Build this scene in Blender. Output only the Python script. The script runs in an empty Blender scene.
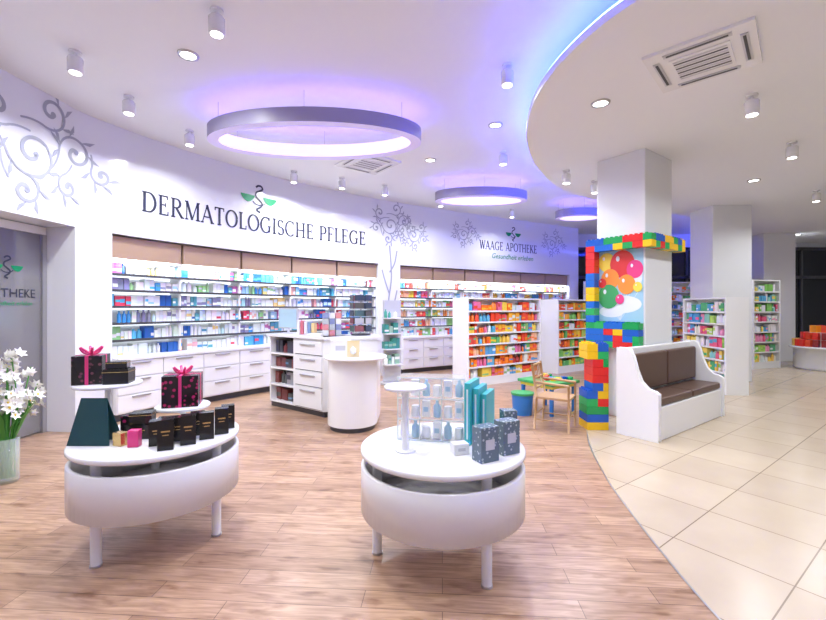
import bpy, math, random
from mathutils import Vector, Matrix
random.seed(7)
sc=bpy.context.scene
try:
    sc.view_settings.view_transform='Standard'
    sc.view_settings.look='None'
except Exception: pass

# ---------------------------------------------------------------- materials
MATS={}
def mat(name,col=(.8,.8,.8),rough=.5,metal=0,emit=None,es=0,alpha=1,trans=0,coat=0,spec=None,vcol=False):
    if name in MATS: return MATS[name]
    m=bpy.data.materials.new(name); m.use_nodes=True
    nt=m.node_tree; b=nt.nodes['Principled BSDF']
    b.inputs['Base Color'].default_value=(*col,1)
    b.inputs['Roughness'].default_value=rough
    b.inputs['Metallic'].default_value=metal
    b.inputs['Transmission Weight'].default_value=trans
    b.inputs['Coat Weight'].default_value=coat
    b.inputs['Alpha'].default_value=alpha
    if spec is not None: b.inputs['Specular IOR Level'].default_value=spec
    if emit:
        b.inputs['Emission Color'].default_value=(*emit,1); b.inputs['Emission Strength'].default_value=es
    if vcol:
        a=nt.nodes.new('ShaderNodeAttribute'); a.attribute_name='Col'
        nt.links.new(a.outputs['Color'],b.inputs['Base Color'])
    MATS[name]=m; return m
WHITE=mat('white_lacquer',(.84,.85,.87),.22)
WALLM=mat('white_gloss_wall',(.79,.81,.86),.13)
CEIL=mat('ceiling_paint',(.82,.84,.88),.75)
PILM=mat('pillar_gloss',(.76,.78,.81),.15)
PROD=mat('packaging',(.8,.8,.8),.38,vcol=True)
BRICK=mat('toy_brick_plastic',(.8,.1,.1),.25,vcol=True)
BLACK=mat('black_satin',(.012,.012,.014),.2)
DGREY=mat('dark_grey',(.06,.06,.07),.4)
GREY=mat('grey_metal',(.5,.5,.52),.3,metal=.8)
LGREY=mat('light_grey',(.55,.56,.6),.4)
TEXT=mat('letter_grey',(.03,.035,.065),.45)
ORN=mat('ornament_silver',(.36,.38,.46),.4)
GREEN=mat('logo_green',(.0,.28,.10),.45)
OAK=mat('oak_panel',(.40,.27,.18),.45)
BROWN=mat('brown_leather',(.10,.055,.04),.4)
PINK=mat('pink_ribbon',(.75,.05,.22),.3)
GOLD=mat('gold_foil',(.7,.5,.2),.25,metal=.9)
TEAL=mat('teal_card',(.04,.45,.50),.35)
DKTEAL=mat('dark_teal_card',(.01,.06,.07),.3)
CHAIRW=mat('light_beech',(.48,.30,.15),.45)
STEM=mat('stem_green',(.06,.28,.04),.5)
PETAL=mat('petal_white',(.92,.92,.88),.5)
YEL=mat('yellow_paint',(.85,.65,.08),.4)
BLUEP=mat('blue_paint',(.03,.2,.6),.35)
GREENP=mat('green_paint',(.05,.36,.12),.35)
REDP=mat('red_paint',(.7,.04,.04),.35)
PALEB=mat('pale_blue_print',(.42,.60,.72),.35)
ICE=mat('ice_print',(.70,.79,.84),.3)
ACRY=mat('clear_acrylic',(.90,.96,.98),.04,alpha=.13)
ACRE=mat('acrylic_edge',(.75,.88,.92),.06,alpha=.55)
GLASS=mat('clear_glass',(.75,.9,.82),.04,alpha=.3)
DOORG=mat('frosted_door_glass',(.30,.30,.31),.12,metal=.35)
NIGHT=mat('night_window_glass',(.012,.014,.02),.06)
BLUEL=mat('led_blue',(.1,.2,1),.5,emit=(.035,.07,1),es=60)
VIOL=mat('led_violet',(.4,.3,1),.5,emit=(.17,.09,1),es=15)
LILAC=mat('luminous_lilac',(.8,.75,1),.5,emit=(.60,.49,1),es=1.15)
RINGS=mat('ring_side_lilac',(.33,.31,.43),.4)
LENS=mat('lamp_lens',(1,1,1),.5,emit=(1,.98,.95),es=8)
SHL=mat('shelf_led',(1,1,1),.5,emit=(.88,.95,1),es=1.8)
LILACB=mat('ring_underside',(.6,.56,.75),.4,emit=(.5,.4,1),es=.3)

def patterned(name,c1,c2,scale):
    m=bpy.data.materials.new(name); m.use_nodes=True; nt=m.node_tree; b=nt.nodes['Principled BSDF']
    tc=nt.nodes.new('ShaderNodeTexCoord'); v=nt.nodes.new('ShaderNodeTexVoronoi'); v.inputs['Scale'].default_value=scale
    r=nt.nodes.new('ShaderNodeValToRGB'); r.color_ramp.elements[0].color=(*c1,1); r.color_ramp.elements[1].color=(*c2,1)
    r.color_ramp.elements[0].position=.25; r.color_ramp.elements[1].position=.35
    nt.links.new(tc.outputs['Object'],v.inputs['Vector']); nt.links.new(v.outputs['Distance'],r.inputs[0]); nt.links.new(r.outputs[0],b.inputs['Base Color'])
    b.inputs['Roughness'].default_value=.25
    return m
GIFTP=patterned('gift_wrap_pink',(.45,.02,.12),(.02,.01,.015),28)
GIFTD=patterned('gift_wrap_dark',(.16,.05,.08),(.015,.012,.015),30)
GREYP=patterned('silver_pattern_card',(.42,.50,.56),(.12,.17,.22),45)

def floor_wood():
    m=bpy.data.materials.new('wood_planks'); m.use_nodes=True; nt=m.node_tree; b=nt.nodes['Principled BSDF']; N=nt.nodes.new; L=nt.links.new
    tc=N('ShaderNodeTexCoord'); mp=N('ShaderNodeMapping'); mp.inputs['Rotation'].default_value=(0,0,math.radians(4))
    L(tc.outputs['Object'],mp.inputs['Vector'])
    br=N('ShaderNodeTexBrick'); br.inputs['Scale'].default_value=1; br.inputs['Brick Width'].default_value=1.1; br.inputs['Row Height'].default_value=.13
    br.inputs['Mortar Size'].default_value=.002; br.inputs['Color1'].default_value=(.52,.345,.235,1); br.inputs['Color2'].default_value=(.38,.235,.155,1); br.inputs['Mortar'].default_value=(.17,.105,.07,1)
    br.offset=.37
    L(mp.outputs[0],br.inputs['Vector'])
    m2=N('ShaderNodeMapping'); m2.inputs['Scale'].default_value=(1.8,17,1); L(mp.outputs[0],m2.inputs['Vector'])
    n=N('ShaderNodeTexNoise'); n.inputs['Scale'].default_value=2.4; n.inputs['Detail'].default_value=7; n.inputs['Distortion'].default_value=.8; L(m2.outputs[0],n.inputs['Vector'])
    r=N('ShaderNodeValToRGB'); r.color_ramp.elements[0].position=.28; r.color_ramp.elements[1].position=.68
    r.color_ramp.elements[0].color=(.62,.56,.51,1); r.color_ramp.elements[1].color=(1.12,1.12,1.12,1); L(n.outputs[0],r.inputs[0])
    mx=N('ShaderNodeMix'); mx.data_type='RGBA'; mx.blend_type='MULTIPLY'; mx.inputs[0].default_value=1
    L(br.outputs[0],mx.inputs[6]); L(r.outputs[0],mx.inputs[7])
    m3=N('ShaderNodeMapping'); m3.inputs['Scale'].default_value=(1.2,3.6,1); L(mp.outputs[0],m3.inputs['Vector'])
    n3=N('ShaderNodeTexNoise'); n3.inputs['Scale'].default_value=3.3; n3.inputs['Detail'].default_value=4; L(m3.outputs[0],n3.inputs['Vector'])
    r3=N('ShaderNodeValToRGB'); r3.color_ramp.elements[0].position=.28; r3.color_ramp.elements[1].position=.43
    r3.color_ramp.elements[0].color=(.55,.44,.37,1); r3.color_ramp.elements[1].color=(1,1,1,1); L(n3.outputs[0],r3.inputs[0])
    mx2=N('ShaderNodeMix'); mx2.data_type='RGBA'; mx2.blend_type='MULTIPLY'; mx2.inputs[0].default_value=1
    L(mx.outputs[2],mx2.inputs[6]); L(r3.outputs[0],mx2.inputs[7])
    L(mx2.outputs[2],b.inputs['Base Color'])
    b.inputs['Roughness'].default_value=.3
    return m
def floor_tile():
    m=bpy.data.materials.new('cream_tiles'); m.use_nodes=True; nt=m.node_tree; b=nt.nodes['Principled BSDF']; N=nt.nodes.new; L=nt.links.new
    tc=N('ShaderNodeTexCoord'); mp=N('ShaderNodeMapping'); mp.inputs['Rotation'].default_value=(0,0,math.radians(-36.4))
    L(tc.outputs['Object'],mp.inputs['Vector'])
    br=N('ShaderNodeTexBrick'); br.inputs['Scale'].default_value=1; br.inputs['Brick Width'].default_value=.6; br.inputs['Row Height'].default_value=.6; br.offset=0
    br.inputs['Mortar Size'].default_value=.004; br.inputs['Color1'].default_value=(.54,.45,.335,1); br.inputs['Color2'].default_value=(.49,.405,.30,1); br.inputs['Mortar'].default_value=(.23,.175,.12,1)
    L(mp.outputs[0],br.inputs['Vector'])
    n=N('ShaderNodeTexNoise'); n.inputs['Scale'].default_value=3; n.inputs['Detail'].default_value=5; L(mp.outputs[0],n.inputs['Vector'])
    r=N('ShaderNodeValToRGB'); r.color_ramp.elements[0].color=(.9,.88,.86,1); r.color_ramp.elements[1].color=(1.06,1.06,1.06,1); L(n.outputs[0],r.inputs[0])
    mx=N('ShaderNodeMix'); mx.data_type='RGBA'; mx.blend_type='MULTIPLY'; mx.inputs[0].default_value=1
    L(br.outputs[0],mx.inputs[6]); L(r.outputs[0],mx.inputs[7]); L(mx.outputs[2],b.inputs['Base Color'])
    b.inputs['Roughness'].default_value=.24
    return m
WOODF=floor_wood(); TILEF=floor_tile()

# ---------------------------------------------------------------- builder
class B:
    def __init__(s,name): s.name=name; s.v=[]; s.f=[]; s.mi=[]; s.sm=[]; s.col=[]; s.mats=[]
    def add(s,vs,fs,m,smooth=False,col=(1,1,1)):
        if m not in s.mats: s.mats.append(m)
        k=s.mats.index(m); o=len(s.v); s.v+= [tuple(p) for p in vs]
        for f in fs:
            s.f.append([i+o for i in f]); s.mi.append(k); s.sm.append(smooth); s.col.append(col)
    def obox(s,o,T,N,w,d,h,m,col=(1,1,1)):
        o=Vector(o); T=Vector(T); N=Vector(N); U=Vector((0,0,1))
        vs=[o,o+T*w,o+T*w+N*d,o+N*d]; vs+= [p+U*h for p in vs]
        s.add(vs,[(0,3,2,1),(4,5,6,7),(0,1,5,4),(1,2,6,5),(2,3,7,6),(3,0,4,7)],m,col=col)
    def box(s,c,size,m,rz=0,rx=0,ry=0,col=(1,1,1)):
        M=Matrix.Translation(c)@Matrix.Rotation(rz,4,'Z')@Matrix.Rotation(ry,4,'Y')@Matrix.Rotation(rx,4,'X')
        x,y,z=[a/2 for a in size]
        vs=[M@Vector(p) for p in [(-x,-y,-z),(x,-y,-z),(x,y,-z),(-x,y,-z),(-x,-y,z),(x,-y,z),(x,y,z),(-x,y,z)]]
        s.add(vs,[(0,3,2,1),(4,5,6,7),(0,1,5,4),(1,2,6,5),(2,3,7,6),(3,0,4,7)],m,col=col)
    def lathe(s,c,prof,m,seg=48,sx=1,sy=1,col=(1,1,1),closed=False,caps=True):
        c=Vector(c); vs=[]; n=len(prof)
        for i in range(seg):
            a=2*math.pi*i/seg
            for r,z in prof: vs.append(c+Vector((r*math.cos(a)*sx,r*math.sin(a)*sy,z)))
        fs=[]
        rng=range(n if closed else n-1)
        for i in range(seg):
            j=(i+1)%seg
            for k in rng:
                k2=(k+1)%n
                fs.append((i*n+k,j*n+k,j*n+k2,i*n+k2))
        s.add(vs,fs,m,smooth=True,col=col)
        if caps and not closed:
            s.add([vs[i*n] for i in range(seg)],[tuple(range(seg))[::-1]],m,col=col)
            s.add([vs[i*n+n-1] for i in range(seg)],[tuple(range(seg))],m,col=col)
    def cyl(s,c,r,h,m,seg=24,r2=None,col=(1,1,1)):
        s.lathe(c,[(r,0),(r if r2 is None else r2,h)],m,seg,col=col)
    def tube(s,path,r,m,seg=8,r2=None,col=(1,1,1)):
        path=[Vector(p) for p in path]; vs=[]; n=len(path)
        for i,p in enumerate(path):
            t=(path[min(i+1,n-1)]-path[max(i-1,0)]).normalized()
            a=Vector((0,0,1)) if abs(t.z)<.9 else Vector((1,0,0))
            u=t.cross(a).normalized(); w=t.cross(u)
            rr=r if r2 is None else r+(r2-r)*i/(n-1)
            for k in range(seg):
                an=2*math.pi*k/seg; vs.append(p+u*rr*math.cos(an)+w*rr*math.sin(an))
        fs=[(i*seg+k,i*seg+(k+1)%seg,(i+1)*seg+(k+1)%seg,(i+1)*seg+k) for i in range(n-1) for k in range(seg)]
        fs+=[tuple(range(seg)),tuple(range((n-1)*seg,n*seg))[::-1]]
        s.add(vs,fs,m,smooth=True,col=col)
    def prism(s,poly,o,T,N,th,m):
        o=Vector(o);T=Vector(T);N=Vector(N);U=Vector((0,0,1)); n=len(poly)
        a=[o+N*p[0]+U*p[1] for p in poly]; b=[p+T*th for p in a]
        s.add(a+b,[tuple(range(n)),tuple(range(n,2*n))[::-1]]+[(i,(i+1)%n,n+(i+1)%n,n+i) for i in range(n)],m)
    def build(s,bev=0,origin=None,parent=None):
        xs=[p[0] for p in s.v]; ys=[p[1] for p in s.v]; zs=[p[2] for p in s.v]
        if origin is None: origin=((min(xs)+max(xs))/2,(min(ys)+max(ys))/2,min(zs))
        me=bpy.data.meshes.new(s.name)
        me.from_pydata([(p[0]-origin[0],p[1]-origin[1],p[2]-origin[2]) for p in s.v],[],s.f)
        for m in s.mats: me.materials.append(m)
        me.polygons.foreach_set('material_index',s.mi); me.polygons.foreach_set('use_smooth',s.sm)
        ca=me.color_attributes.new('Col','FLOAT_COLOR','CORNER'); d=[]
        for f,c in zip(s.f,s.col):
            d+= [c[0],c[1],c[2],1.0]*len(f)
        ca.data.foreach_set('color',d)
        me.update()
        ob=bpy.data.objects.new(s.name,me); ob.location=origin; sc.collection.objects.link(ob)
        if bev:
            md=ob.modifiers.new('bev','BEVEL'); md.width=bev; md.segments=2; md.limit_method='ANGLE'; md.angle_limit=math.radians(50)
        return ob
def parent_keep(c,p):
    c.parent=p; c.location=c.location-p.location

def catmull(pts,n=10):
    P=[Vector(p) for p in pts]; P=[P[0]*2-P[1]]+P+[P[-1]*2-P[-2]]; out=[]
    for i in range(1,len(P)-2):
        for k in range(n):
            t=k/n; a,b,c,d=P[i-1:i+3]
            out.append(.5*((2*b)+(c-a)*t+(2*a-5*b+4*c-d)*t*t+(-a+3*b-3*c+d)*t**3))
    out.append(P[-2]); return out

# ---------------------------------------------------------------- curved wall frame
WP=catmull([(-4.15,-3),(-4.19,-.5),(-4.2,1.8),(-4.16,3.5),(-4.09,4.74),(-3.99,5.36),(-3.34,6.58),(-2.17,8.06),(-.29,9.6),(1.71,10.8),(5.0,12.7)],14)
SL=[0]
for a,b in zip(WP,WP[1:]): SL.append(SL[-1]+(b-a).length)
STOT=SL[-1]
import bisect
def W(s,off=0,z=0):
    s=max(0,min(STOT-1e-4,s))
    i=max(0,bisect.bisect_right(SL,s)-1); i=min(i,len(WP)-2)
    t=(s-SL[i])/(SL[i+1]-SL[i]); p=WP[i].lerp(WP[i+1],t)
    def tan(j):
        j0=max(0,j-1); j1=min(len(WP)-1,j+1); return (WP[j1]-WP[j0]).normalized()
    T=tan(i).lerp(tan(i+1),t).normalized(); N=Vector((-T.y,T.x))
    q=p+N*off
    return Vector((q.x,q.y,z)),Vector((T.x,T.y,0)),Vector((N.x,N.y,0))
def s_at(ratio):   # arc length where wall has bearing x/y=ratio
    s=4.0
    while s<STOT:
        p=W(s)[0]
        if p.y>.5 and p.x/p.y>=ratio: return s
        s+=.01
    return STOT
sDoorR=s_at(-.805); sN1a=s_at(-.717); sN1b=s_at(-.083); sN2a=s_at(-.031); sN2b=s_at(.372)
sDoorL=sDoorR-1.9
def cbox(b,s0,s1,o0,o1,z0,z1,m,step=.12,smooth=True,col=(1,1,1)):
    n=max(1,int((s1-s0)/step)); vs=[]
    for i in range(n+1):
        s=s0+(s1-s0)*i/n
        for o,z in ((o0,z0),(o1,z0),(o1,z1),(o0,z1)): vs.append(W(s,o,z)[0])
    for k in range(4):
        k2=(k+1)%4
        sub=[]
        for i in range(n+1): sub+= [vs[i*4+k],vs[i*4+k2]]
        b.add(sub,[(2*i,2*i+1,2*i+3,2*i+2) for i in range(n)],m,smooth=smooth,col=col)
    b.add(vs[:4],[(0,1,2,3)],m,col=col); b.add(vs[-4:],[(3,2,1,0)],m,col=col)
HU=3.9; HL=3.6; ZN=2.48

b=B('wall_left')
cbox(b,0,STOT,0,.5,ZN,HU,WALLM)
for s0,s1 in ((0,sDoorL),(sDoorR,sN1a),(sN1b,sN2a),(sN2b,STOT)): cbox(b,s0,s1,0,.5,0,ZN,WALLM)
cbox(b,sN1a,sN1b,.46,.5,0,ZN,WALLM); cbox(b,sN2a,sN2b,.46,.5,0,ZN,WALLM)
wall_left=b.build(origin=(0,0,0))

# door
b=B('door_1')
cbox(b,sDoorL+.02,sDoorR-.02,.40,.44,0.02,2.40,DOORG)
cbox(b,sDoorL,sDoorR-.01,.37,.46,2.38,2.47,WHITE)
for s in (sDoorR-.04,sDoorR-.96,sDoorL): cbox(b,s,s+.035,.37,.46,0.0,2.38,GREY)
cbox(b,sDoorR-.90,sDoorR-.86,.33,.36,.9,1.3,GREY)
b.build()

# ---------------------------------------------------------------- floor / ceilings
FB=catmull([(2.6,-3),(1.7,-1),(1.45,.8),(1.476,2.02),(1.53,2.6),(1.615,3.2),(1.72,3.77),(1.99,4.77),(2.5,6.0),(3.3,7.3),(4.7,8.7),(7,10.6),(10,12.3),(13,13.5)],8)
b=B('floor'); n=len(FB)
b.add([(p.x,p.y,0) for p in FB]+[(-6,p.y,0) for p in FB],[(i,i+1,n+i+1,n+i) for i in range(n-1)],WOODF)
b.add([(p.x,p.y,0) for p in FB]+[(14,p.y,0) for p in FB],[(i,n+i,n+i+1,i+1) for i in range(n-1)],TILEF)
b.build(origin=(0,0,0))
b=B('trim_floor_strip')
vs=[]
for i,p in enumerate(FB):
    t=(FB[min(i+1,n-1)]-FB[max(0,i-1)]).normalized(); q=Vector((-t.y,t.x))*.006
    vs+= [(p.x-q.x,p.y-q.y,.001),(p.x+q.x,p.y+q.y,.001),(p.x+q.x,p.y+q.y,.003),(p.x-q.x,p.y-q.y,.003)]
b.add(vs,[(4*i+3,4*i+2,4*i+6,4*i+7) for i in range(n-1)]+[(4*i,4*i+3,4*i+7,4*i+4) for i in range(n-1)],GREY)
b.build(origin=(0,0,0))

b=B('ceiling'); b.box((4,5.25,HU+.05),(20,16.9,.1),CEIL); b.build()
CB=catmull([(4.2,-3),(3.4,.3),(2.6,1.4),(1.95,2.2),(1.53,2.87),(1.365,3.23),(1.25,3.71),(1.23,4.24),(1.31,4.82),(1.47,5.41),(1.86,6.3),(2.57,7.35),(3.54,8.17),(5.0,8.95),(6.2,9.6),(8,11),(10,13.6)],8)
b=B('ceiling_lower_panel'); n=len(CB)
lo=[(p.x,p.y,HL) for p in CB]; hi=[(p.x,p.y,HL+.07) for p in CB]
R0=[(13.9,p.y,HL) for p in CB]; R1=[(13.9,p.y,HL+.07) for p in CB]
b.add(lo+R0,[(i,n+i,n+i+1,i+1)[::-1] for i in range(n-1)],CEIL)
b.add(hi+R1,[(i,n+i,n+i+1,i+1) for i in range(n-1)],CEIL)
b.add(lo+hi,[(i,i+1,n+i+1,n+i) for i in range(n-1)],CEIL,smooth=True)
b.build(origin=(0,0,0))
b=B('cove_led_strip'); vs=[]
for i,p in enumerate(CB):
    t=(CB[min(i+1,n-1)]-CB[max(0,i-1)]).normalized(); q=Vector((t.y,-t.x))
    for o,z in ((.02,.075),(.06,.075),(.06,.10),(.02,.10)):
        vs.append((p.x+q.x*o,p.y+q.y*o,HL+z))
b.add(vs,[(4*i+k,4*i+(k+1)%4,4*i+4+(k+1)%4,4*i+4+k) for i in range(n-1) for k in range(4)],BLUEL)
b.build(origin=(0,0,0))

b=B('wall_right'); b.box((13.98,5.25,1.95),(.1,16.9,3.9),CEIL); b.build()
b=B('wall_front'); b.box((4.9,-3.1,1.95),(18.2,.1,3.9),CEIL); b.build()
b=B('wall_back'); b.box((9.5,13.75,1.95),(10,.1,3.9),CEIL); b.build()
b=B('window_1')
b.box((9.5,13.66,1.75),(8.8,.04,3.3),NIGHT)
for i in range(8): b.box((5.15+i*1.24,13.62,1.75),(.07,.06,3.4),DGREY)
for z in (.08,2.5,3.42): b.box((9.5,13.62,z),(8.8,.06,.09),DGREY)
b.build()

# ---------------------------------------------------------------- ring lamps
def ring(cx,cy,a,bb,z0=3.53,z1=3.69,rim=.13):
    b=B('ring_pendant_lamp')
    S=72
    def loop(d,z): return [(cx+(a-d)*math.cos(2*math.pi*i/S),cy+(bb-d)*math.sin(2*math.pi*i/S),z) for i in range(S)]
    def strip(A,C,m): b.add(A+C,[(i,(i+1)%S,S+(i+1)%S,S+i) for i in range(S)],m,smooth=True)
    strip(loop(0,z0),loop(0,z1),RINGS); strip(loop(rim,z0),loop(0,z0),LILACB); strip(loop(rim,z1),loop(rim,z0),LILAC); strip(loop(0,z1),loop(rim,z1),RINGS)
    strip(loop(rim*.25,z1+.005),loop(rim*.75,z1+.005),VIOL)
    for i in range(6):
        t=math.pi/6+i*math.pi/3; p=(cx+(a-rim/2)*math.cos(t),cy+(bb-rim/2)*math.sin(t),z1); b.cyl(p,.003,HU-z1,GREY,8)
    b.build()
ring(-1.2,5.16,1.30,.60); ring(1.29,7.98,.87,.42,rim=.11); ring(3.75,9.5,.52,.36,rim=.1)

# ---------------------------------------------------------------- lamps
def lamp(x,y,ceil,kind='spot',e=30):
    if kind=='spot':
        b=B('ceiling_spotlight'); b.cyl((x,y,ceil-.02),.05,.02,WHITE,24); b.cyl((x,y,ceil-.06),.012,.045,WHITE,10)
        b.lathe((x,y,ceil-.2),[(.052,0),(.062,.01),(.062,.13),(.05,.145)],WHITE,28); b.cyl((x,y,ceil-.204),.045,.003,LENS,24)
        z=ceil-.21
    else:
        b=B('recessed_downlight'); b.lathe((x,y,ceil-.014),[(.07,0),(.09,.0),(.095,.014)],GREY,28,caps=False); b.cyl((x,y,ceil-.006),.07,.004,LENS,28)
        z=ceil-.02
    ob=b.build()
    l=bpy.data.lights.new('lamp_glow','AREA'); l.shape='DISK'; l.size=.12; l.energy=e; l.color=(.95,.97,1); l.spread=math.radians(155)
    lo=bpy.data.objects.new('lamp_glow',l); sc.collection.objects.link(lo); lo.parent=ob; lo.location=(x-ob.location.x,y-ob.location.y,z-ob.location.z)
E=24
for x,y in ((-1.58,3.38),(-3.16,3.93),(-3.22,4.76),(-3.02,5.68),(.93,4.15),(-2.09,7.37),(-1.31,7.73),(-.55,8.19),(1.38,6.44),(.6,9.1),(2.4,10.2),(-3.2,2.3),(-1.6,.8),(.6,1.2),(-.2,2.4),(2.2,-.8)): lamp(x,y,HU,'spot',E)
for x,y in ((-2.13,3.98),(1.08,5.5),(.28,6.8)): lamp(x,y,HU,'rec',E)
for x,y in ((3.34,4.14),(4.8,5.32),(2.34,6.41),(3.0,6.94),(7.2,7.5),(9.5,9.5),(3.7,1.8),(6.3,3.2),(9.5,5.5),(12,8),(7.3,10)): lamp(x,y,HL,'spot',E*.88)
for x,y in ((1.92,4.3),(5.6,6.9),(4.9,1),(8,1.5),(11,12)): lamp(x,y,HL,'rec',E*.88)

# AC cassettes
def ac(x,y,z,side,rz):
    b=B('air_conditioner_cassette')
    b.box((x,y,z-.012),(side,side,.024),WHITE,rz)
    R=Matrix.Rotation(rz,4,'Z')
    for k in range(4):
        a=k*math.pi/2; q=R@Matrix.Rotation(a,4,'Z')@Vector((0,side*.40,0))
        b.box((x+q.x,y+q.y,z-.028),(side*.62,.05,.01),LGREY,rz+a)
        b.box((x+q.x,y+q.y,z-.034),(side*.56,.02,.004),DGREY,rz+a)
    b.box((x,y,z-.03),(side*.56,side*.56,.012),WHITE,rz)
    for i in range(9):
        q=R@Vector((0,(i-4)*side*.055,0)); b.box((x+q.x,y+q.y,z-.038),(side*.5,.014,.004),DGREY if i%2 else LGREY,rz)
    b.build()
ac(2.44,3.54,HL,.74,math.radians(-43)); ac(-.75,6.95,HU,.8,math.radians(38))

# ---------------------------------------------------------------- lettering
def strokes_to(b,polys,mapf,m,col=(1,1,1)):
    for A,C in polys:
        n=len(A); b.add([mapf(*p) for p in A]+[mapf(*p) for p in C],[(i,i+1,n+i+1,n+i) for i in range(n-1)],m)
TN=.07
def stroke(pts,thick=.17,thin=TN,w=None):
    P=[Vector(pts[0])]
    for p in pts[1:]:
        p=Vector(p); q=P[-1]; L=(p-q).length; k=max(1,int(L/.2))
        for i in range(1,k+1): P.append(q.lerp(p,i/k))
    A=[];C=[]
    for i,p in enumerate(P):
        t=P[min(i+1,len(P)-1)]-P[max(0,i-1)]
        if t.length<1e-6: t=Vector((0,1))
        t.normalize(); ww=w if w is not None else thin+(thick-thin)*abs(t.y)**1.5
        nn=Vector((-t.y,t.x))*ww/2; A.append(tuple(p+nn)); C.append(tuple(p-nn))
    return (A,C)
def taper(pts,w0,w1):
    P=[Vector(p) for p in pts]; A=[];C=[]; n=len(P)
    for i,p in enumerate(P):
        t=(P[min(i+1,n-1)]-P[max(0,i-1)]).normalized(); f=i/(n-1); ww=w0+(w1-w0)*f
        nn=Vector((-t.y,t.x))*ww/2; A.append(tuple(p+nn)); C.append(tuple(p-nn))
    return (A,C)
def arc(cx,cy,rx,ry,a0,a1,n=18): return [(cx+rx*math.cos(math.radians(a0+(a1-a0)*i/n)),cy+ry*math.sin(math.radians(a0+(a1-a0)*i/n))) for i in range(n+1)]
def ser(x,y,w=.3): y=.03 if y==0 else .97; return stroke([(x-w/2,y),(x+w/2,y)],w=TN)
TH=.165
def glyph(c):
    S=stroke; st=lambda x,w=TH:S([(x,0),(x,1)],w=w)
    if c=='I': return [st(.17),ser(.17,0),ser(.17,1)],.38
    if c=='D': return [st(.17),ser(.14,0,.25),ser(.14,1,.25),S([(.15,.97),(.4,.97)]+arc(.42,.5,.42,.47,90,-90)+[(.15,.03)])],.97
    if c in'EF':
        g=[st(.17),ser(.14,1,.25),S([(.15,.97),(.62,.97)],w=TN),S([(.6,1),(.6,.8)],w=TN),S([(.15,.52),(.5,.52)],w=TN),S([(.48,.63),(.48,.41)],w=TN)]
        if c=='E': g+=[S([(.05,.03),(.66,.03)],w=TN),S([(.64,0),(.64,.22)],w=TN)]
        else: g+=[ser(.17,0)]
        return g,.78 if c=='E' else .70
    if c=='R': return [st(.17),ser(.17,0),ser(.14,1,.25),S([(.15,.97),(.36,.97)]+arc(.38,.74,.25,.23,90,-90)+[(.15,.51)]),S([(.36,.52),(.76,.02)],w=TH*.95),ser(.8,0,.2)],.90
    if c=='P': return [st(.17),ser(.17,0),ser(.14,1,.25),S([(.15,.97),(.36,.97)]+arc(.38,.72,.26,.25,90,-90)+[(.15,.47)])],.76
    if c=='M': return [st(.14,.08),ser(.14,0,.22),ser(.1,1,.18),S([(.16,1),(.52,.02)],w=TH),S([(.52,.02),(.9,1)],w=.08),st(.92),ser(.92,0),ser(.96,1,.2)],1.12
    if c=='A': return [S([(.08,0),(.44,1)],w=.08),S([(.42,1),(.8,0)],w=TH),S([(.2,.33),(.68,.33)],w=TN),ser(.08,0,.22),ser(.82,0,.26)],.94
    if c=='T': return [st(.38),ser(.38,0),S([(.03,.97),(.73,.97)],w=TN),S([(.05,1),(.05,.8)],w=TN),S([(.71,1),(.71,.8)],w=TN)],.80
    if c=='O': return [S(arc(.5,.5,.42,.48,0,360,32))],1.04
    if c=='L': return [st(.17),ser(.17,1),S([(.05,.03),(.62,.03)],w=TN),S([(.60,0),(.60,.24)],w=TN)],.7
    if c=='G': return [S(arc(.5,.5,.42,.48,45,310,26)),S([(.80,.06),(.80,.42)],w=TH*.95),S([(.64,.42),(.96,.42)],w=TN),S([(.79,.98),(.79,.76)],w=TN)],1.04
    if c=='C': return [S(arc(.5,.5,.42,.48,45,315,26)),S([(.79,.98),(.79,.76)],w=TN)],.94
    if c=='S': return [S(arc(.32,.73,.21,.235,30,250,14)+arc(.34,.26,.23,.235,80,-140,16)),S([(.50,.97),(.50,.78)],w=TN),S([(.13,.03),(.13,.22)],w=TN)],.68
    if c=='H': return [st(.17),st(.77),ser(.17,0),ser(.17,1),ser(.77,0),ser(.77,1),S([(.17,.5),(.77,.5)],w=TN)],1.0
    if c=='W': return [S([(.08,1),(.34,0)],w=TH),S([(.34,0),(.58,1)],w=.08),S([(.54,1),(.82,0)],w=TH),S([(.82,0),(1.06,1)],w=.08),ser(.06,1,.24),ser(1.06,1,.2)],1.16
    if c=='K': return [st(.17),ser(.17,0),ser(.17,1),S([(.2,.42),(.7,1)],w=.08),S([(.34,.56),(.78,.02)],w=TH),ser(.8,0,.2),ser(.7,1,.2)],.92
    return [],.42
def wall_text(name,txt,s0,s1,z0,hs,m=TEXT,off=-.008):
    tot=sum(glyph(c)[1]+.04 for c in txt); k=(s1-s0)/tot; b=B(name); x=0
    for c in txt:
        g,a=glyph(c)
        strokes_to(b,g,lambda px,py,x=x:tuple(W(s0+(x+px)*k,off,z0+py*hs)[0]),m); x+=a+.04
    b.build()
wall_text('wall_lettering','DERMATOLOGISCHE PFLEGE',s_at(-.648),s_at(-.112),2.85,.285)
wall_text('wall_lettering','WAAGE APOTHEKE',s_at(.158),s_at(.295),3.03,.22)
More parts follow.
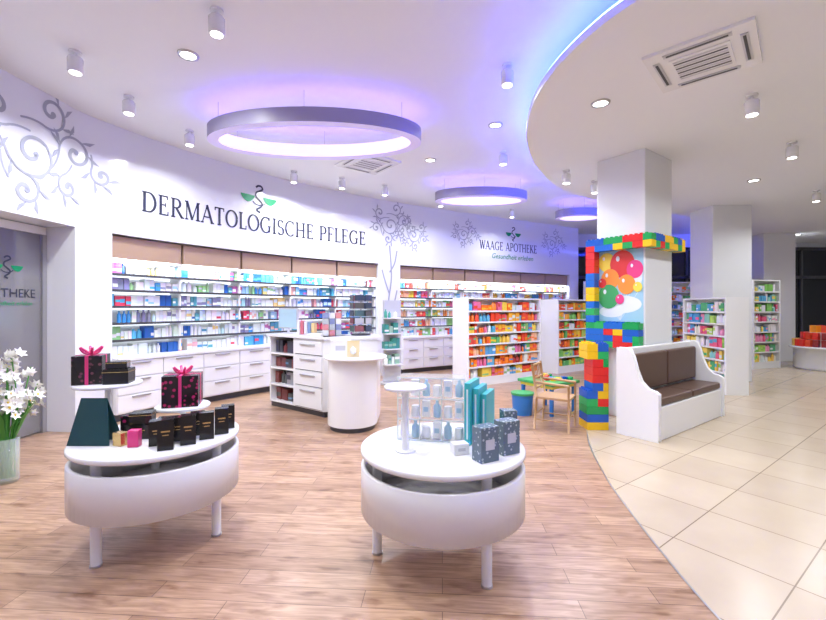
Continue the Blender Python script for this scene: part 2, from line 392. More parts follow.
def bfont(name,txt,s0,s1,z0,m,off=-.008,shear=.3):
    cu=bpy.data.curves.new(name+'_c','FONT'); cu.body=txt; cu.shear=shear; cu.resolution_u=2
    o=bpy.data.objects.new('tmp',cu); sc.collection.objects.link(o); dg=bpy.context.evaluated_depsgraph_get(); me=o.evaluated_get(dg).to_mesh()
    vs=[v.co.copy() for v in me.vertices]; fs=[tuple(p.vertices) for p in me.polygons]
    mx=max(v.x for v in vs); k=(s1-s0)/mx
    b=B(name); b.add([W(s0+v.x*k,off,z0+v.y*k)[0] for v in vs],fs,m); b.build()
    bpy.data.objects.remove(o)
bfont('wall_lettering','Gesundheit erleben',s_at(.185),s_at(.285),2.81,GREEN)
bfont('door_lettering','APOTHEKE',sDoorR-.80,sDoorR-.10,1.62,TEXT,off=.395,shear=0)
bfont('door_lettering','Gesundheit erleben',sDoorR-.7,sDoorR-.14,1.53,GREEN,off=.395)
def logo(sc0,z0,k,off=-.008):
    b=B('apothecary_emblem'); mp=lambda x,y:tuple(W(sc0+x*k,off,z0+y*k)[0])
    snake=[(.05,-.55),(-.1,-.45),(.1,-.3),(.14,-.15),(0,-.02),(-.14,.1),(-.12,.26),(.04,.36),(.16,.45),(.1,.56),(-.04,.56),(-.14,.48)]
    sm=[tuple(p) for p in catmull(snake,5)]
    strokes_to(b,[stroke(sm,w=.08)],mp,TEXT)
    strokes_to(b,[stroke(arc(0,-.05,.30,.20,200,340,12),w=.045)],mp,TEXT)
    for sg in (-1,1):
        top=[(sg*(.2+.62*i/10),.12) for i in range(11)]; bot=[(sg*(.2+.62*i/10),.12-.30*math.sin(math.pi*min(1,(i/10)*.9+.05))**.8) for i in range(11)]
        strokes_to(b,[(top,bot)],mp,GREEN)
    b.build()
logo(s_at(-.368),3.42,.42); logo(s_at(.238),3.49,.33)
logo(sDoorR-.45,1.95,.22,off=.395)
def ornament(s0,z0,k,items,flip=1,lw=.04):
    b=B('scroll_ornament'); mp=lambda x,y:tuple(W(s0+flip*x*k,-.006,z0+y*k)[0])
    for it in items:
        cx,cy,r,a0,turns,dr=it; pts=[]
        N=int(26*turns)+4
        a00=math.radians(a0); st=Vector((cx+r*math.cos(a00),cy+r*math.sin(a00))); tg=Vector((-math.sin(a00),math.cos(a00)))*dr
        lead=[st-tg*r*1.3*(1-i/6)+Vector((math.cos(a00),math.sin(a00)))*r*.5*(1-i/6)**2 for i in range(6)]
        for i in range(N+1):
            t=i/N; a=a00+dr*2*math.pi*turns*t; rr=r*(1-.88*t); pts.append((cx+rr*math.cos(a),cy+rr*math.sin(a)))
        strokes_to(b,[taper([tuple(p) for p in lead]+pts,lw*.5,lw*1.2)],mp,ORN)
        ex,ey=pts[-1]; b.add([mp(ex+.04*math.cos(j*.785),ey+.04*math.sin(j*.785)) for j in range(8)],[tuple(range(8))],ORN)
        for j in (1,5,9,13):
            if j<N:
                px,py=pts[j]; d=Vector((px-cx,py-cy)).normalized(); t=Vector((-d.y,d.x))*dr; p0=Vector((px,py))
                lf=[p0,p0+d*.06+t*.05,p0+d*.14+t*.16,p0+d*.05+t*.12]
                b.add([mp(*q) for q in lf],[(0,1,2,3)],ORN)
    b.build()
its=[(0,0,.34,200,1.4,1),(.62,.2,.26,180,1.3,-1),(.25,.62,.24,250,1.2,1),(-.45,.4,.22,300,1.2,-1),(-.1,-.5,.2,80,1.2,-1),(.5,-.3,.17,120,1.1,1),(1.0,.0,.16,160,1.1,1),(-.6,-.15,.2,0,1.2,1)]
ornament(s_at(-.905),3.18,.85,its,1,.05)
ornament(s_at(-.055),3.36,.62,its,1,.05)
ornament(s_at(.0),3.2,.5,its,-1,.05)
ornament(s_at(.12),3.35,.45,its,1,.05)
ornament(s_at(.33),3.35,.5,its,1,.05)
b=B('wall_mural_branch')
mp=lambda x,y:tuple(W((sN1b+sN2a)/2+x,-.006,y)[0])
for pts in ([(0,.4),(.03,1.0),(-.03,1.6),(.05,2.2),(0,2.9)],[(0,1.3),(.12,1.6),(.2,1.9)],[(0,1.8),(-.12,2.1),(-.2,2.35)],[(0,2.3),(.13,2.5),(.2,2.8)],[(0,.9),(-.12,1.15),(-.18,1.3)]):
    strokes_to(b,[stroke([tuple(p) for p in catmull(pts,5)],w=.035)],mp,ORN)
b.build()

# ---------------------------------------------------------------- products helper
def vary(c,a=.08): return tuple(max(0,min(1,x*(1+random.uniform(-a,a)))) for x in c)
WH=(.80,.83,.86)
PAL_BLUE=[WH]*9+[(.05,.3,.7),(.1,.5,.75),(.35,.6,.8),(.02,.12,.45),(.6,.78,.85),(.75,.06,.12),(.1,.35,.45),(.85,.45,.4),(.8,.6,.25),(.25,.25,.4),(.3,.6,.25),(.5,.15,.4)]
PAL_WARM=[WH]*7+[(.85,.28,.05),(.8,.08,.06),(.85,.6,.08),(.1,.4,.65),(.7,.75,.78),(.9,.5,.3),(.75,.15,.3),(.25,.5,.2)]
PAL_ORANGE=[(.9,.18,.012),(.9,.24,.015),(.85,.07,.025),(.9,.42,.03),WH,(.1,.35,.65),(.45,.04,.03),(.9,.18,.012),(.12,.45,.15),(.85,.6,.05)]
PAL_GREEN=[(.22,.58,.12),(.45,.7,.15),(.9,.85,.8),(.08,.42,.18),(.8,.12,.25),WH,(.1,.4,.7),(.9,.65,.12),(.25,.6,.55),(.85,.3,.5)]
PAL_RED=[(.8,.05,.04),(.75,.08,.03),(.9,.35,.03),(.85,.6,.1),(.3,.03,.03)]
def products(b,frame,L,z,maxh,pal,depth=.13,big=1.0,fill=.97):
    t=.01
    while t<L-.05:
        if random.random()>fill: t+=random.uniform(.02,.08); continue
        w=random.uniform(.04,.09)*big; h=min(maxh,random.uniform(.10,.2)*big**.5); n=random.choice((1,2,2,3)); c=random.choice(pal); c2=random.choice(pal)
        bottle=random.random()<.25
        for k in range(n):
            if t+w>L: break
            o,T,N=frame(t); cc=vary(c)
            jit=random.uniform(0,.03)
            if bottle:
                p=o+T*w/2+N*(w/2+jit); r=w*.42
                b.lathe((p.x,p.y,z),[(r,0),(r,h*.72),(r*.4,h*.82),(r*.4,h)],PROD,8,col=cc)
            else:
                q=o+N*jit; q=Vector((q.x,q.y,z)); b.obox(q,T,N,w*.94,depth,h,PROD,cc)
                if random.random()<.75:
                    q2=q-N*.0015; a=random.uniform(.1,.5)*h; d=random.uniform(.15,.4)*h
                    U=Vector((0,0,1)); b.add([q2+U*a,q2+T*w*.94+U*a,q2+T*w*.94+U*(a+d),q2+U*(a+d)],[(0,1,2,3)],PROD,col=vary(c2))
            t+=w
        t+=random.uniform(0,.008)

# ---------------------------------------------------------------- recessed wall shelving
def niche(sa,sb,pal,zs,name):
    b=B(name); L=sb-sa; nb=max(1,round(L/1.0)); bay=L/nb
    sa+=.01; sb-=.01
    cbox(b,sa,sb,.43,.455,0.02,ZN-.01,WHITE)
    for i in range(nb+1):
        s=min(max(sa+i*bay-.012,sa),sb-.024); cbox(b,s,s+.022,.12,.43,.86,ZN-.01,WHITE)
    for i in range(nb):
        cbox(b,sa+i*bay+.02,sa+(i+1)*bay-.02,.07,.13,2.17,2.46,OAK)
    for z in zs:
        cbox(b,sa,sb,.13,.43,z,z+.018,WHITE)
        cbox(b,sa,sb,.10,.13,z-.012,z+.022,DGREY if z<2.1 else WHITE)
        cbox(b,sa,sb,.40,.425,z-.03,z-.008,SHL)
    cbox(b,sa,sb,-.08,.42,.1,.80,WHITE); cbox(b,sa,sb,-.02,.40,.0,.1,DGREY); cbox(b,sa,sb,-.12,.42,.80,.84,WHITE)
    nd=round(L/.6); w=(sb-sa)/nd
    for i in range(nd):
        for z0,z1 in ((.12,.34),(.355,.565),(.58,.785)):
            cbox(b,sa+i*w+.006,sa+(i+1)*w-.006,-.1,-.08,z0,z1,WHITE,smooth=False)
            cbox(b,sa+i*w+w*.3,sa+i*w+w*.7,-.12,-.1,z1-.035,z1-.02,GREY)
    cnt=[.84]+list(zs)
    for k,z in enumerate(cnt[:-1]):
        zt=cnt[k+1]; base=z+.018 if k else z
        products(b,lambda t:W(sa+.02+t,.15,0),L-.06,base+.001,zt-base-.035,pal)
    ob=b.build()
    for i in range(nb):
        o,T,N=W(sa+(i+.5)*bay,.055,2.155)
        l=bpy.data.lights.new('shelf_strip_lamp','AREA'); l.shape='RECTANGLE'; l.size=bay*.9; l.size_y=.04; l.energy=4.5; l.color=(.88,.95,1)
        lo=bpy.data.objects.new('shelf_strip_lamp',l); sc.collection.objects.link(lo); lo.location=o
        X=T; Z=-(N*.5+Vector((0,0,-.86))).normalized(); Y=Z.cross(X).normalized(); X=Y.cross(Z)
        lo.rotation_euler=Matrix((X,Y,Z)).transposed().to_euler()
        parent_keep(lo,ob)
niche(sN1a,sN1b,PAL_BLUE,(1.05,1.28,1.51,1.73,1.95,2.15),'recessed_wall_shelving')
niche(sN2a,sN2b,PAL_WARM,(1.05,1.28,1.51,1.73,1.95,2.15),'recessed_wall_shelving')

# ---------------------------------------------------------------- gondolas
def gondola(p0,p1,depth,h,pal,levels=6,both=True,name='gondola_shelf',big=1.2):
    p0=Vector((*p0,0)); p1=Vector((*p1,0)); T=(p1-p0); L=T.length; T.normalize(); N=Vector((-T.y,T.x,0))
    b=B(name)
    b.obox(p0+Vector((0,0,.0)),T,N,L,depth,.14,WHITE)
    for o in (p0-T*.02,p1-T*.02): b.obox(o-N*.01,T,N,.04,depth+.02,h,WHITE)
    b.obox(p0+N*(depth/2-.015),T,N,L,.03,h-.02,WHITE)
    b.obox(p0+N*.0+Vector((0,0,h-.03)),T,N,L,depth,.03,WHITE)
    dz=(h-.2)/levels
    for i in range(levels):
        z=.14+i*dz
        for side in ((0,) if not both else (0,1)):
            o=p0+N*(0 if side==0 else depth/2+.015)
            b.obox(o+Vector((0,0,z)),T,N,L,depth/2-.015,.02,LGREY)
            if side==0:
                b.obox(o-N*.006+Vector((0,0,z-.005)),T,N,L,.006,.03,WHITE)
                products(b,lambda t:(p0+T*(.03+t)+N*.02,T,N),L-.06,z+.021,dz-.04,pal,big=big,fill=.99)
            else:
                products(b,lambda t:(p1-T*(.03+t)+N*(depth-.02),-T,-N),L-.06,z+.021,dz-.05,pal,big=big)
    b.build()
gondola((1.03,7.9),(2.72,9.0),.42,1.70,PAL_WARM[6:]+PAL_ORANGE,7)
gondola((3.3,9.55),(4.6,10.45),.5,1.70,PAL_ORANGE+PAL_GREEN[:2],7)
gondola((5.45,8.45),(5.40,7.25),.36,1.69,PAL_GREEN,7)
gondola((8.35,10.3),(9.25,10.6),.4,2.2,PAL_GREEN+[WH]*2,8,False,'tall_product_shelf')
gondola((7.2,12.9),(8.6,12.9),.4,2.3,PAL_ORANGE+PAL_BLUE,8,False,'tall_product_shelf')
gondola((5.3,12.2),(6.6,12.9),.4,2.3,PAL_BLUE[9:],8,False,'tall_product_shelf')
gondola((9.6,12.9),(11.0,12.9),.4,1.9,PAL_BLUE+PAL_GREEN,7,False,'tall_product_shelf')

# ---------------------------------------------------------------- pillars
D=Vector((.805,.593,0)); Nn=Vector((.593,-.805,0)); U=Vector((0,0,1))
PC=Vector((3.04,5.5,0))
b=B('pillar_near'); b.obox(PC,D,-Nn,.80,.667,HL,PILM); pillar=b.build(bev=.01)
b=B('pillar_middle'); b.box((6.5,8.9,HL/2),(.8,.7,HL),PILM); b.build(bev=.01)
b=B('pillar_far'); b.box((10.3,12.1,HL/2),(.9,.6,HL),PILM); b.build(bev=.01)

def face_pt(a,z,off):
    return PC-Nn*a-D*off+U*z
b=B('balloon_poster')
SKY=mat('poster_sky',(.34,.58,.74),.35)
b.add([face_pt(.02,1.30,.004),face_pt(.65,1.30,.004),face_pt(.65,2.3,.004),face_pt(.02,2.3,.004)],[(0,1,2,3)],SKY)
WHP=mat('poster_white',(.75,.80,.86),.35)
ORG=mat('poster_orange',(.85,.27,.04),.35)
def disc(a,z,ra,rz,off,m,n=20): b.add([face_pt(a+ra*math.cos(2*math.pi*i/n),z+rz*math.sin(2*math.pi*i/n),off) for i in range(n)],[tuple(range(n))],m)
disc(.3,1.55,.26,.12,.005,WHP); disc(.12,1.95,.09,.2,.005,WHP); disc(.45,1.45,.18,.08,.0052,WHP)
for i,(a,z,r,m) in enumerate(((.52,2.14,.12,YEL),(.30,2.10,.17,REDP),(.13,2.02,.11,PINK),(.47,1.90,.13,ORG),(.24,1.82,.12,ORG),(.49,1.66,.15,GREENP),(.09,1.78,.06,YEL),(.33,1.62,.06,PINK),(.58,1.85,.06,REDP))):
    b.add([face_pt(a-.003,z-r*1.1,.0055),face_pt(a+.003,z-r*1.1,.0055),face_pt(.33,1.33,.0055),face_pt(.325,1.33,.0055)],[(0,1,2,3)],WHP)
    disc(a,z,r,r*1.12,.006+i*.0012,m); disc(a+r*.35,z+r*.45,r*.15,r*.22,.0065+i*.0012,WHP)
parent_keep(b.build(),pillar)

# toy brick frame and column
BC=[(.70,.02,.02),(.85,.52,.01),(.01,.33,.08),(.01,.10,.50),(.70,.02,.02),(.85,.52,.01),(.01,.13,.55),(.02,.4,.10)]
def bricks(b,o,T,N,L,z0,z1,dep=.13,bh=.096):
    rows=max(1,round((z1-z0)/bh)); bh=(z1-z0)/rows; sd=.066
    for r in range(rows):
        t=0; last=None
        while t<L-.01:
            w=min(random.choice((.132,.132,.264)),L-t); c=random.choice(BC)
            if L-t-w<.05: w=L-t
            while c==last: c=random.choice(BC)
            last=c
            p=o+T*t+U*(z0+r*bh); b.obox(p+T*.001,T,N,w-.002,dep,bh-.003,BRICK,c)
            if r==rows-1:
                for i in range(max(1,int(w/sd+.1))):
                    for j in range(int(dep/sd+.1)):
                        q=p+T*(.033+i*sd)+N*(.033+j*sd)+U*(bh-.003)
                        b.cyl(tuple(q),.02,.018,BRICK,10,col=c)
            t+=w
b=B('toy_brick_arch')
gap=.004
bricks(b,PC-Nn*.76-D*(.132+gap),Nn,D,.76+.14,2.29,2.46)
bricks(b,PC+Nn*(.0+gap),D,Nn,.90,2.29,2.46)
bricks(b,PC-Nn*.76-D*(.132+gap),Nn,D,.132,1.30,2.29)
bricks(b,PC-Nn*.76-D*(.132+gap),Nn,D,.74,.96,1.30)
bricks(b,PC-Nn*.76-D*(.132+gap),Nn,D,.264,.0,.96)
b.build()
b=B('toy_brick_column')
cc=Vector((2.14,5.16,0))
bricks(b,cc,Nn*.6+D*.8,-Nn*.8+D*.6,.264,0,.48,dep=.264)
bricks(b,cc+(Nn*.6+D*.8)*.066,Nn*.6+D*.8,-Nn*.8+D*.6,.198,.48,.87,dep=.264)
bricks(b,cc,Nn*.6+D*.8,-Nn*.8+D*.6,.264,.87,1.06,dep=.264)
b.build()

# ---------------------------------------------------------------- bench
b=B('upholstered_bench')
O=PC+D*(-.76)+Nn*.03
Lb=2.0; dp=.45
def lb(t0,t1,q0,q1,z0,z1,m): b.obox(O+D*t0+Nn*q0+U*z0,D,Nn,t1-t0,q1-q0,z1-z0,m)
prof=[(0,0),(0,1.02),(.10,1.02),(.14,1.0),(.175,.92),(.21,.78),(.26,.65),(.34,.57),(.42,.55),(dp,.53),(dp,0)]
b.prism(prof,O,D,Nn,.07,WHITE); b.prism(prof,O+D*(Lb-.07),D,Nn,.07,WHITE)
lb(.07,Lb-.07,0,.07,.03,1.02,WHITE); lb(.07,Lb-.07,.07,dp-.005,.0,.38,WHITE)
bench=b.build(bev=.012)
b=B('bench_cushion')
for i in range(2):
    a=.08+i*.925; lb(a,a+.915,.085,dp-.01,.385,.47,BROWN); lb(a,a+.915,.075,.145,.50,.95,BROWN)
parent_keep(b.build(bev=.022),bench)

# ---------------------------------------------------------------- round display tables
ZT=.66
def table(cx,cy,r,feet,tiers):
    b=B('round_display_table'); Z=ZT
    b.lathe((cx,cy,0),[(.001,Z-.035),(r-.008,Z-.035),(r,Z-.028),(r,Z-.007),(r-.008,Z),(.001,Z)],WHITE,72,caps=False)
    ri=r-.025
    b.lathe((cx,cy,0),[(r-.002,.29),(r-.002,.555),(r-.006,.56),(ri,.56),(ri,.29)],WHITE,72,closed=True)
    b.lathe((cx,cy,0),[(.001,.29),(ri,.29),(ri,.31),(.001,.31)],WHITE,72,caps=False)
    for a in feet:
        x=cx+(r-.1)*math.cos(math.radians(a)); y=cy+(r-.1)*math.sin(math.radians(a))
        b.cyl((x,y,0),.029,Z-.03,WHITE,24); b.cyl((x,y,0),.032,.012,GREY,24)
    b.build()
    for x,y,z,rr in tiers:
        b=B('display_riser')
        b.lathe((x,y,0),[(.001,z-.02),(rr-.004,z-.02),(rr,z-.015),(rr,z-.004),(rr-.004,z),(.001,z)],WHITE,48,caps=False)
        b.cyl((x,y,Z+.001),.02,z-Z-.01,WHITE,20); b.cyl((x,y,Z+.001),.06,.008,WHITE,20)
        b.build()
table(-1.69,2.8,.49,(247,-3,125),[(-2.09,2.88,.99,.20),(-1.67,3.05,.80,.18)])
table(.18,2.6,.50,(-57,184,62),[(-.045,2.47,1.045,.125)])
def carton(name,x,y,z,w,d,h,rz,m,extra=None,bev=.002):
    b=B(name); rz=math.radians(rz); b.box((x,y,z+h/2+.001),(w,d,h),m,rz)
    R=Matrix.Rotation(rz,4,'Z')
    def fp(ax,ay,az,sx,sy,sz,mm):
        q=R@Vector((ax,ay,0)); b.box((x+q.x,y+q.y,z+.001+az),(sx,sy,sz),mm,rz)
    if extra=='gold': 
        fp(0,-d/2-.0005,h*.62,w*.55,.001,h*.05,GOLD); fp(0,-d/2-.0005,h*.5,w*.4,.001,h*.03,GOLD)
    if extra=='lid': fp(0,0,h*.8,w+.006,d+.006,.004,GOLD)
    if extra=='ribbon':
        fp(0,0,h/2,w+.004,.02,h+.004,PINK); fp(0,0,h/2,.02,d+.004,h+.004,PINK)
        for sg in (-1,1):
            for k in range(2):
                pts=[(x,y,z+h+.005)]
                a=rz+k*math.pi/2+.4
                for t in (.25,.5,.75,1): 
                    an=t*math.pi*2; rr=.06*math.sin(math.pi*t)
                    pts.append((x+sg*rr*math.cos(a),y+sg*rr*math.sin(a),z+h+.005+.035*math.sin(an/2)*(1.4 if t<.6 else .6)))
                b.tube([tuple(p) for p in catmull(pts,4)],.008,PINK,6)
    if extra=='card': fp(0,-d/2-.0005,h*.5,w*.5,.001,h*.3,LGREY)
    if extra=='stripe': fp(0,-d/2-.0006,h*.5,w*.3,.001,h*.8,ICE)
    b.build(bev=bev)
# left table
carton('gift_box',-2.19,2.86,.99,.17,.17,.19,20,GIFTD,'ribbon')
carton('perfume_carton',-2.00,2.86,.99,.15,.13,.10,15,BLACK,'lid')
carton('perfume_carton',-2.01,2.865,1.092,.12,.10,.045,22,BLACK,'lid')
carton('gift_box',-1.67,3.05,.80,.23,.21,.22,18,GIFTP,'ribbon')
carton('perfume_carton',-1.77,2.74,ZT,.16,.12,.09,10,BLACK,'gold')
carton('perfume_carton',-1.765,2.742,ZT+.092,.13,.10,.07,16,BLACK,'lid')
carton('perfume_carton',-1.79,2.57,ZT,.07,.05,.08,-20,GOLD,None)
carton('perfume_carton',-1.69,2.55,ZT,.06,.05,.10,10,PINK,None)
for x,y,h,rz in ((-1.47,2.50,.18,25),(-1.39,2.60,.18,25),(-1.33,2.71,.17,25),(-1.285,2.82,.17,25),(-1.30,2.95,.16,25),(-1.57,2.58,.15,25),(-1.49,2.67,.15,25),(-1.43,2.79,.15,25)): carton('perfume_carton',x,y,ZT,.085,.065,h,rz,BLACK,'gold')
carton('perfume_carton',-1.61,2.76,ZT,.12,.1,.12,20,BLACK,'lid')
carton('gift_box',-1.88,2.80,ZT,.09,.09,.13,12,GIFTP,None)
b=B('easel_card'); x,y,z=-1.975,2.60,ZT+.002
for sg,yy in ((1,-.05),(-1,.07)):
    b.add([(x-.13,y+yy,z),(x+.13,y+yy,z),(x+.13,y+yy+.004,z),(x-.13,y+yy+.004,z),(x-.08,y,z+.28),(x+.08,y,z+.28),(x+.08,y+.004,z+.28),(x-.08,y+.004,z+.28)],[(0,1,5,4),(3,7,6,2),(0,4,7,3),(1,2,6,5),(4,5,6,7),(0,3,2,1)],DKTEAL)
b.add([(x-.07,y-.0415,z+.04),(x+.07,y-.0415,z+.04),(x+.055,y-.026,z+.12),(x-.055,y-.026,z+.12)],[(0,1,2,3)],GOLD)
b.build()
# right table: clear acrylic organiser filled with pale bottles, teal cartons
b=B('acrylic_organiser')
ox,oy,orz=.125,2.72,math.radians(-10); R=Matrix.Translation((ox,oy,ZT+.002))@Matrix.Rotation(orz,4,'Z')
ow,od,oh=.42,.17,.40
def ob_(cx,cy,cz,sx,sy,sz,m):
    c=R@Vector((cx,cy,cz)); b.box(tuple(c),(sx,sy,sz),m,orz)
for z in (.004,oh/3,2*oh/3,oh-.004):
    ob_(0,0,z,ow,od,.006,ACRY); ob_(0,-od/2,z,ow,.005,.007,ACRE)
for x in (-ow/2,-ow/6,ow/6,ow/2): ob_(x,0,oh/2,.004,od,oh,ACRY); ob_(x,-od/2,oh/2,.006,.005,oh,ACRE)
ob_(0,od/2,oh/2,ow,.004,oh,ACRY)
for r in range(3):
    for i in range(6):
        x=-ow/2+ow/12+i*ow/6; z=.009+r*oh/3; k=(r+i)%3; m=(WHITE,PALEB,WHITE)[k]
        p=R@Vector((x,-.03,z)); 
        if k==1: b.lathe(tuple(p),[(.022,0),(.024,.01),(.024,.07),(.010,.085),(.010,.105)],m,14)
        elif k==0: ob_(x,-.03,z+.052,.048,.04,.10,m); ob_(x,-.051,z+.05,.03,.002,.03,PALEB)
        else: b.lathe(tuple(p),[(.026,0),(.027,.05),(.027,.052),(.024,.07)],m,14)
b.build()
for i in range(3): carton('skincare_carton',.375+i*.055,2.66+i*.03,ZT,.035,.22,.38-.04*i,-24,TEAL,'stripe')
for x,y,h,rz in ((.40,2.32,.19,28),(.545,2.44,.19,28)): carton('soap_carton',x,y,ZT,.12,.085,h,rz,GREYP,'card')
carton('soap_carton',.59,2.60,ZT,.085,.08,.21,8,GREYP,'card')
carton('soap_carton',.27,2.43,ZT,.09,.07,.06,15,WHITE,'card')

# ---------------------------------------------------------------- service counter
b=B('service_counter')
A0=Vector((-2.20,6.45,0)); A1=Vector((-1.72,6.10,0)); B1=Vector((-1.22,5.72,0)); C1=Vector((-.50,5.95,0))
def seg(p,q,dep,z0,z1,m,ins=0):
    T=(q-p); L=T.length; T=T.normalized(); N=Vector((-T.y,T.x,0)); b.obox(p+N*ins+U*z0,T,N,L,dep,z1-z0,m); return T,N,L
T,N,L=seg(A0,A1,.46,.0,.08,DGREY,.03)
b.obox(A0+U*.08,T,N,.03,.48,.99,WHITE); b.obox(A1-T*.03+U*.08,T,N,.03,.48,.99,WHITE); b.obox(A0+N*.44+U*.08,T,N,L,.03,.99,DGREY)
for z in (.08,.33,.58,.80): b.obox(A0+U*z,T,N,L,.44,.025,WHITE)
for z,mh in ((.105,.18),(.355,.18),(.605,.14),(.825,.18)):
    products(b,lambda t:(A0+T*(.04+t)+N*.06,T,N),L-.1,z,mh,[(.05,.05,.08),(.3,.3,.35),(.1,.25,.4),(.1,.1,.1),(.2,.05,.05)],big=1.3)
T2,N2,L2=seg(A1,B1,.46,.0,.08,DGREY,.03); b.obox(A1+U*.08,T2,N2,L2,.48,.99,WHITE)
for z0,z1 in ((.1,.4),(.41,.62),(.63,.84),(.85,1.05)):
    b.obox(A1+T2*.02-N2*.003+U*(z0-.012),T2,N2,L2-.04,.004,.01,DGREY)
    b.obox(A1+T2*.02-N2*.018+U*z0,T2,N2,L2-.04,.018,z1-z0-.012,WHITE); b.obox(A1+T2*L2*.25-N2*.04+U*(z1-.07),T2,N2,L2*.5,.022,.014,GREY)
T3,N3,L3=seg(B1,C1,.46,.0,.08,DGREY,.03); b.obox(B1+U*.08,T3,N3,L3,.48,.99,WHITE)
b.obox(A0-T*.04-N*.04+U*1.07,T,N,L+.06,.56,.035,WHITE); b.obox(A1-N2*.04+U*1.07,T2,N2,L2+.03,.56,.035,WHITE); b.obox(B1-N3*.04+U*1.07,T3,N3,L3+.04,.56,.035,WHITE)
pcx,pcy=-.76,5.30
def dpoly(r,z0,z1,m,back=.48):
    pts=[(pcx+r*math.cos(math.radians(a)),pcy+r*math.sin(math.radians(a))) for a in range(-185,6,5)]+[(pcx+r,pcy+back),(pcx-r,pcy+back)]
    n=len(pts); b.add([(x,y,z0) for x,y in pts]+[(x,y,z1) for x,y in pts],[(i,(i+1)%n,n+(i+1)%n,n+i) for i in range(n)],m)
    b.add([(x,y,z0) for x,y in pts],[tuple(range(n))[::-1]],m); b.add([(x,y,z1) for x,y in pts],[tuple(range(n))],m)
dpoly(.28,0,.06,DGREY); dpoly(.31,.06,.87,WHITE)
b.lathe((pcx+.04,pcy-.02,0),[(.001,.87),(.38,.87),(.392,.88),(.392,.895),(.38,.905),(.001,.905)],WHITE,64,caps=False)
b.build(bev=.003)
carton('leaflet_box',-.90,5.22,.905,.24,.10,.20,8,WHITE,'card')
b=B('cream_leaflet'); b.box((-.72,5.08,1.006),(.15,.012,.2),mat('cream_card',(.80,.66,.38),.4),.1,-.15); b.lathe((-.72,5.055,.94),[(.001,0),(.035,.02),(.035,.07),(.001,.10)],WHITE,16); b.build()
b=B('revolving_card_rack')
rx,ry,rz0=-.76,6.12,1.106
b.cyl((rx,ry,rz0),.14,.02,DGREY,24); b.cyl((rx,ry,rz0),.012,.60,GREY,12)
for k in range(5):
    z=rz0+.05+k*.11
    for a in range(6):
        an=a*math.pi/3+.5; x=rx+.14*math.cos(an); y=ry+.14*math.sin(an)
        b.box((x,y,z+.045),(.012,.13,.09),PROD,an,col=random.choice([(.05,.07,.12),(.5,.5,.55),(.25,.08,.1),(.08,.15,.15),(.1,.1,.1)])); b.box((x+.012*math.cos(an),y+.012*math.sin(an),z+.005),(.02,.14,.008),GREY,an)
b.build()
b=B('computer_monitor'); b.cyl((-1.95,6.58,1.106),.09,.012,LGREY,24); b.cyl((-1.95,6.58,1.11),.018,.12,LGREY,12); b.box((-1.95,6.58,1.34),(.46,.03,.32),LGREY,math.radians(-36)); b.box((-1.962,6.562,1.34),(.43,.004,.28),PALEB,math.radians(-36)); b.build(bev=.006)
b=B('leaflet_holder')
for i in range(5): b.box((-1.68+i*.065,6.22-i*.048,1.106+.11),(.06,.05,.22-.02*i),PROD,math.radians(-36),col=[(.8,.8,.85),(.6,.15,.2),(.75,.75,.8),(.2,.3,.5),(.8,.6,.3)][i])
b.build()
b=B('counter_product_display')
for i in range(3):
    for j in range(4): b.box((-1.24+i*.085,5.95+i*.025,1.107+.04+j*.082),(.075,.12,.078),PROD,.3,col=[(.8,.82,.85),(.75,.3,.3),(.5,.55,.6),(.25,.3,.5)][(i+j)%4])
b.build()
b=B('slim_display_stand'); b.box((-.42,8.3,.02),(.42,.35,.04),LGREY,.5); b.box((-.42,8.35,.85),(.38,.05,1.6),LGREY,.5)
for z in (.4,.7,1.0,1.3): 
    b.box((-.40,8.22,z),(.36,.22,.02),WHITE,.5)
    products(b,lambda t:(Vector((-.55+t*math.cos(.5),8.08+t*math.sin(.5),0)),Vector((math.cos(.5),math.sin(.5),0)),Vector((-math.sin(.5),math.cos(.5),0))),.34,z+.011,.2,[(.05,.3,.25),(.3,.5,.4),WH],big=1.2)
b.build()

# ---------------------------------------------------------------- children's corner
b=B('child_chair')
cx,cy=1.80,5.28; R=Matrix.Translation((cx,cy,0))@Matrix.Rotation(math.radians(58),4,'Z')
def ct(p,q,r): b.tube([R@Vector(p),R@Vector(q)],r,CHAIRW,8)
w=.19
for x in (-w,w):
    ct((x,-w,0),(x,-w,.56),.015); ct((x,w+.03,0),(x,w,.40),.015); ct((x,w,.38),(x,w+.06,.80),.015); ct((x,-w-.01,.56),(x,w+.03,.58),.016)
    ct((x,-w,.12),(x,w,.12),.009)
for z,yy in ((.50,.205),(.62,.225),(.78,.25)): ct((-w,yy,z),(w,yy,z),.014)
for i in range(5): ct((-w*.7+i*w*.35,.205,.5),(-w*.7+i*w*.35,.25,.78),.007)
ct((-w,-w,.2),(w,-w,.2),.009); ct((-w,w,.2),(w,w,.2),.009)
c=R@Vector((0,0,.39)); b.box(tuple(c),(.40,.40,.025),CHAIRW,math.radians(58)); 
b.build()
b=B('play_table')
b.box((1.98,6.15,.44),(.62,.62,.04),GREENP,.6); b.box((1.98,6.15,.40),(.56,.56,.05),YEL,.6)
for sx in (-1,1):
    for sy in (-1,1):
        q=Matrix.Rotation(.6,4,'Z')@Vector((.25*sx,.25*sy,0)); b.cyl((1.98+q.x,6.15+q.y,0),.03,.40,BLUEP,16)
for i in range(12):
    q=Matrix.Rotation(.6,4,'Z')@Vector((random.uniform(-.24,.24),random.uniform(-.24,.24),0)); b.box((1.98+q.x,6.15+q.y,.46+.02),(.064,.064,.045),BRICK,random.random(),col=random.choice(BC))
b.build(bev=.005)
b=B('child_stool'); b.cyl((1.55,5.95,0),.13,.28,BLUEP,24,r2=.15); b.cyl((1.55,5.95,.28),.16,.03,GREENP,24); b.build(bev=.004)

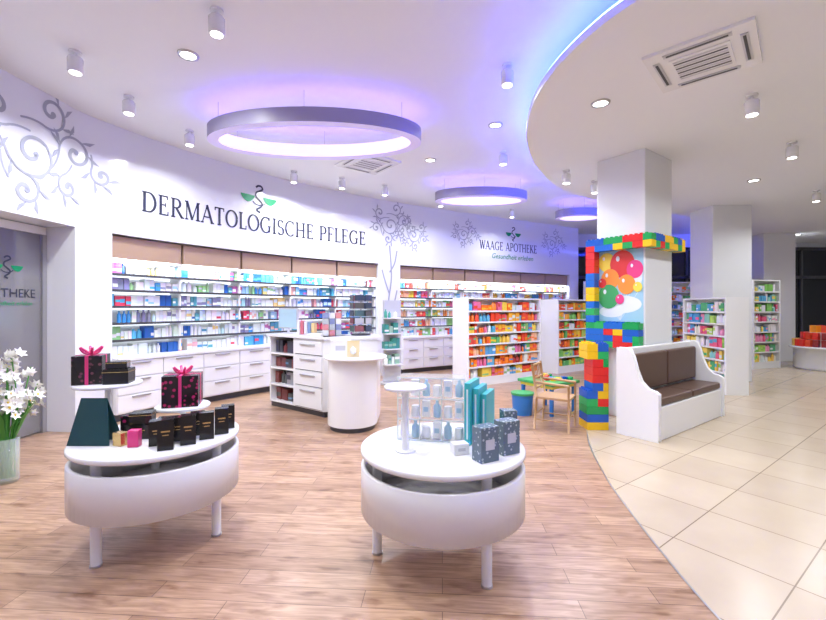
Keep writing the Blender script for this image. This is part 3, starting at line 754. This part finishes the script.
# ---------------------------------------------------------------- red offer table
b=B('promotion_table')
px,py=10.15,10.3
b.lathe((px,py,0),[(.001,0),(.6,0),(.62,.05),(.62,.5),(.7,.52),(.7,.56),(.001,.56)],WHITE,48,caps=False)
for lv,(r,n) in enumerate(((.58,26),(.42,18),(.25,10))):
    for i in range(n):
        a=2*math.pi*i/n; b.box((px+r*math.cos(a),py+r*math.sin(a),.56+lv*.17+.085),(.12,.1,.165),PROD,a,col=random.choice(PAL_RED))
b.cyl((px,py,.56),.34,.34,WHITE,24); 
b.build()

# ---------------------------------------------------------------- flowers in glass vase
b=B('flower_vase')
vx,vy=-3.50,3.62
b.lathe((vx,vy,0),[(.001,0),(.075,0),(.08,.02),(.085,.38),(.079,.38),(.073,.03),(.001,.03)],GLASS,32,caps=False)
random.seed(3)
def bloom(p,dirv,k=.05):
    dirv=dirv.normalized(); a=Vector((0,0,1)) if abs(dirv.z)<.9 else Vector((1,0,0)); u=dirv.cross(a).normalized(); w=dirv.cross(u)
    for i in range(6):
        an=i*math.pi/3+random.random()*.2; r=(u*math.cos(an)+w*math.sin(an)); t=dirv.cross(r)
        pts=[p,p+r*k*.5+dirv*k*.35+t*k*.32,p+r*k*1.1+dirv*k*.55,p+r*k*.5+dirv*k*.35-t*k*.32,p+r*k*.55+dirv*k*.25]
        b.add(pts,[(0,1,4),(1,2,4),(2,3,4),(3,0,4)],PETAL,smooth=True)
    b.lathe(tuple(p+dirv*k*.3),[(.001,-.01),(k*.14,0),(k*.16,.010),(.001,.014)],PETAL if random.random()<.6 else YEL,6,caps=False)
for i in range(38):
    a=random.uniform(0,6.283); rr=random.uniform(.03,.28); h=random.uniform(.66,1.10)-rr*.45
    tip=Vector((vx+rr*math.cos(a),vy+rr*math.sin(a),h)); base=Vector((vx+random.uniform(-.04,.04),vy+random.uniform(-.04,.04),.04)); mid=Vector((vx+.05*math.cos(a),vy+.05*math.sin(a),.42))
    path=[Vector(p) for p in catmull([base,mid,(mid+tip)/2+Vector((math.cos(a),math.sin(a),0))*.02,tip],4)]
    b.tube(path,.005,STEM,5)
    for k in range(4): 
        d=Vector((math.cos(a)+random.uniform(-.9,.9),math.sin(a)+random.uniform(-.9,.9),random.uniform(-.1,1)))
        bloom(tip+Vector((random.uniform(-.05,.05),random.uniform(-.05,.05),random.uniform(-.08,.05))),d,random.uniform(.038,.055))
for i in range(20):
    a=random.uniform(0,6.283); d=Vector((math.cos(a),math.sin(a),0)); s=Vector((-d.y,d.x,0)); m0=Vector((vx,vy,.36))+d*.05; m1=m0+d*.08+Vector((0,0,.2)); m2=m0+d*.17+Vector((0,0,.34))
    b.add([m0-s*.008,m0+s*.008,m1+s*.018,m1-s*.018,m2],[(0,1,2,3),(3,2,4)],STEM,smooth=True)
b.build()

# ---------------------------------------------------------------- world + camera
w=bpy.data.worlds.new('night'); sc.world=w; w.use_nodes=True
w.node_tree.nodes['Background'].inputs[0].default_value=(.6,.65,.8,1); w.node_tree.nodes['Background'].inputs[1].default_value=.3
cam=bpy.data.cameras.new('camera'); cam.sensor_width=36; cam.lens=36*420/826; cam.shift_y=-2/826; cam.clip_start=.05
co=bpy.data.objects.new('camera',cam); sc.collection.objects.link(co); co.location=(0,0,1.5); co.rotation_euler=(math.pi/2,0,0); sc.camera=co
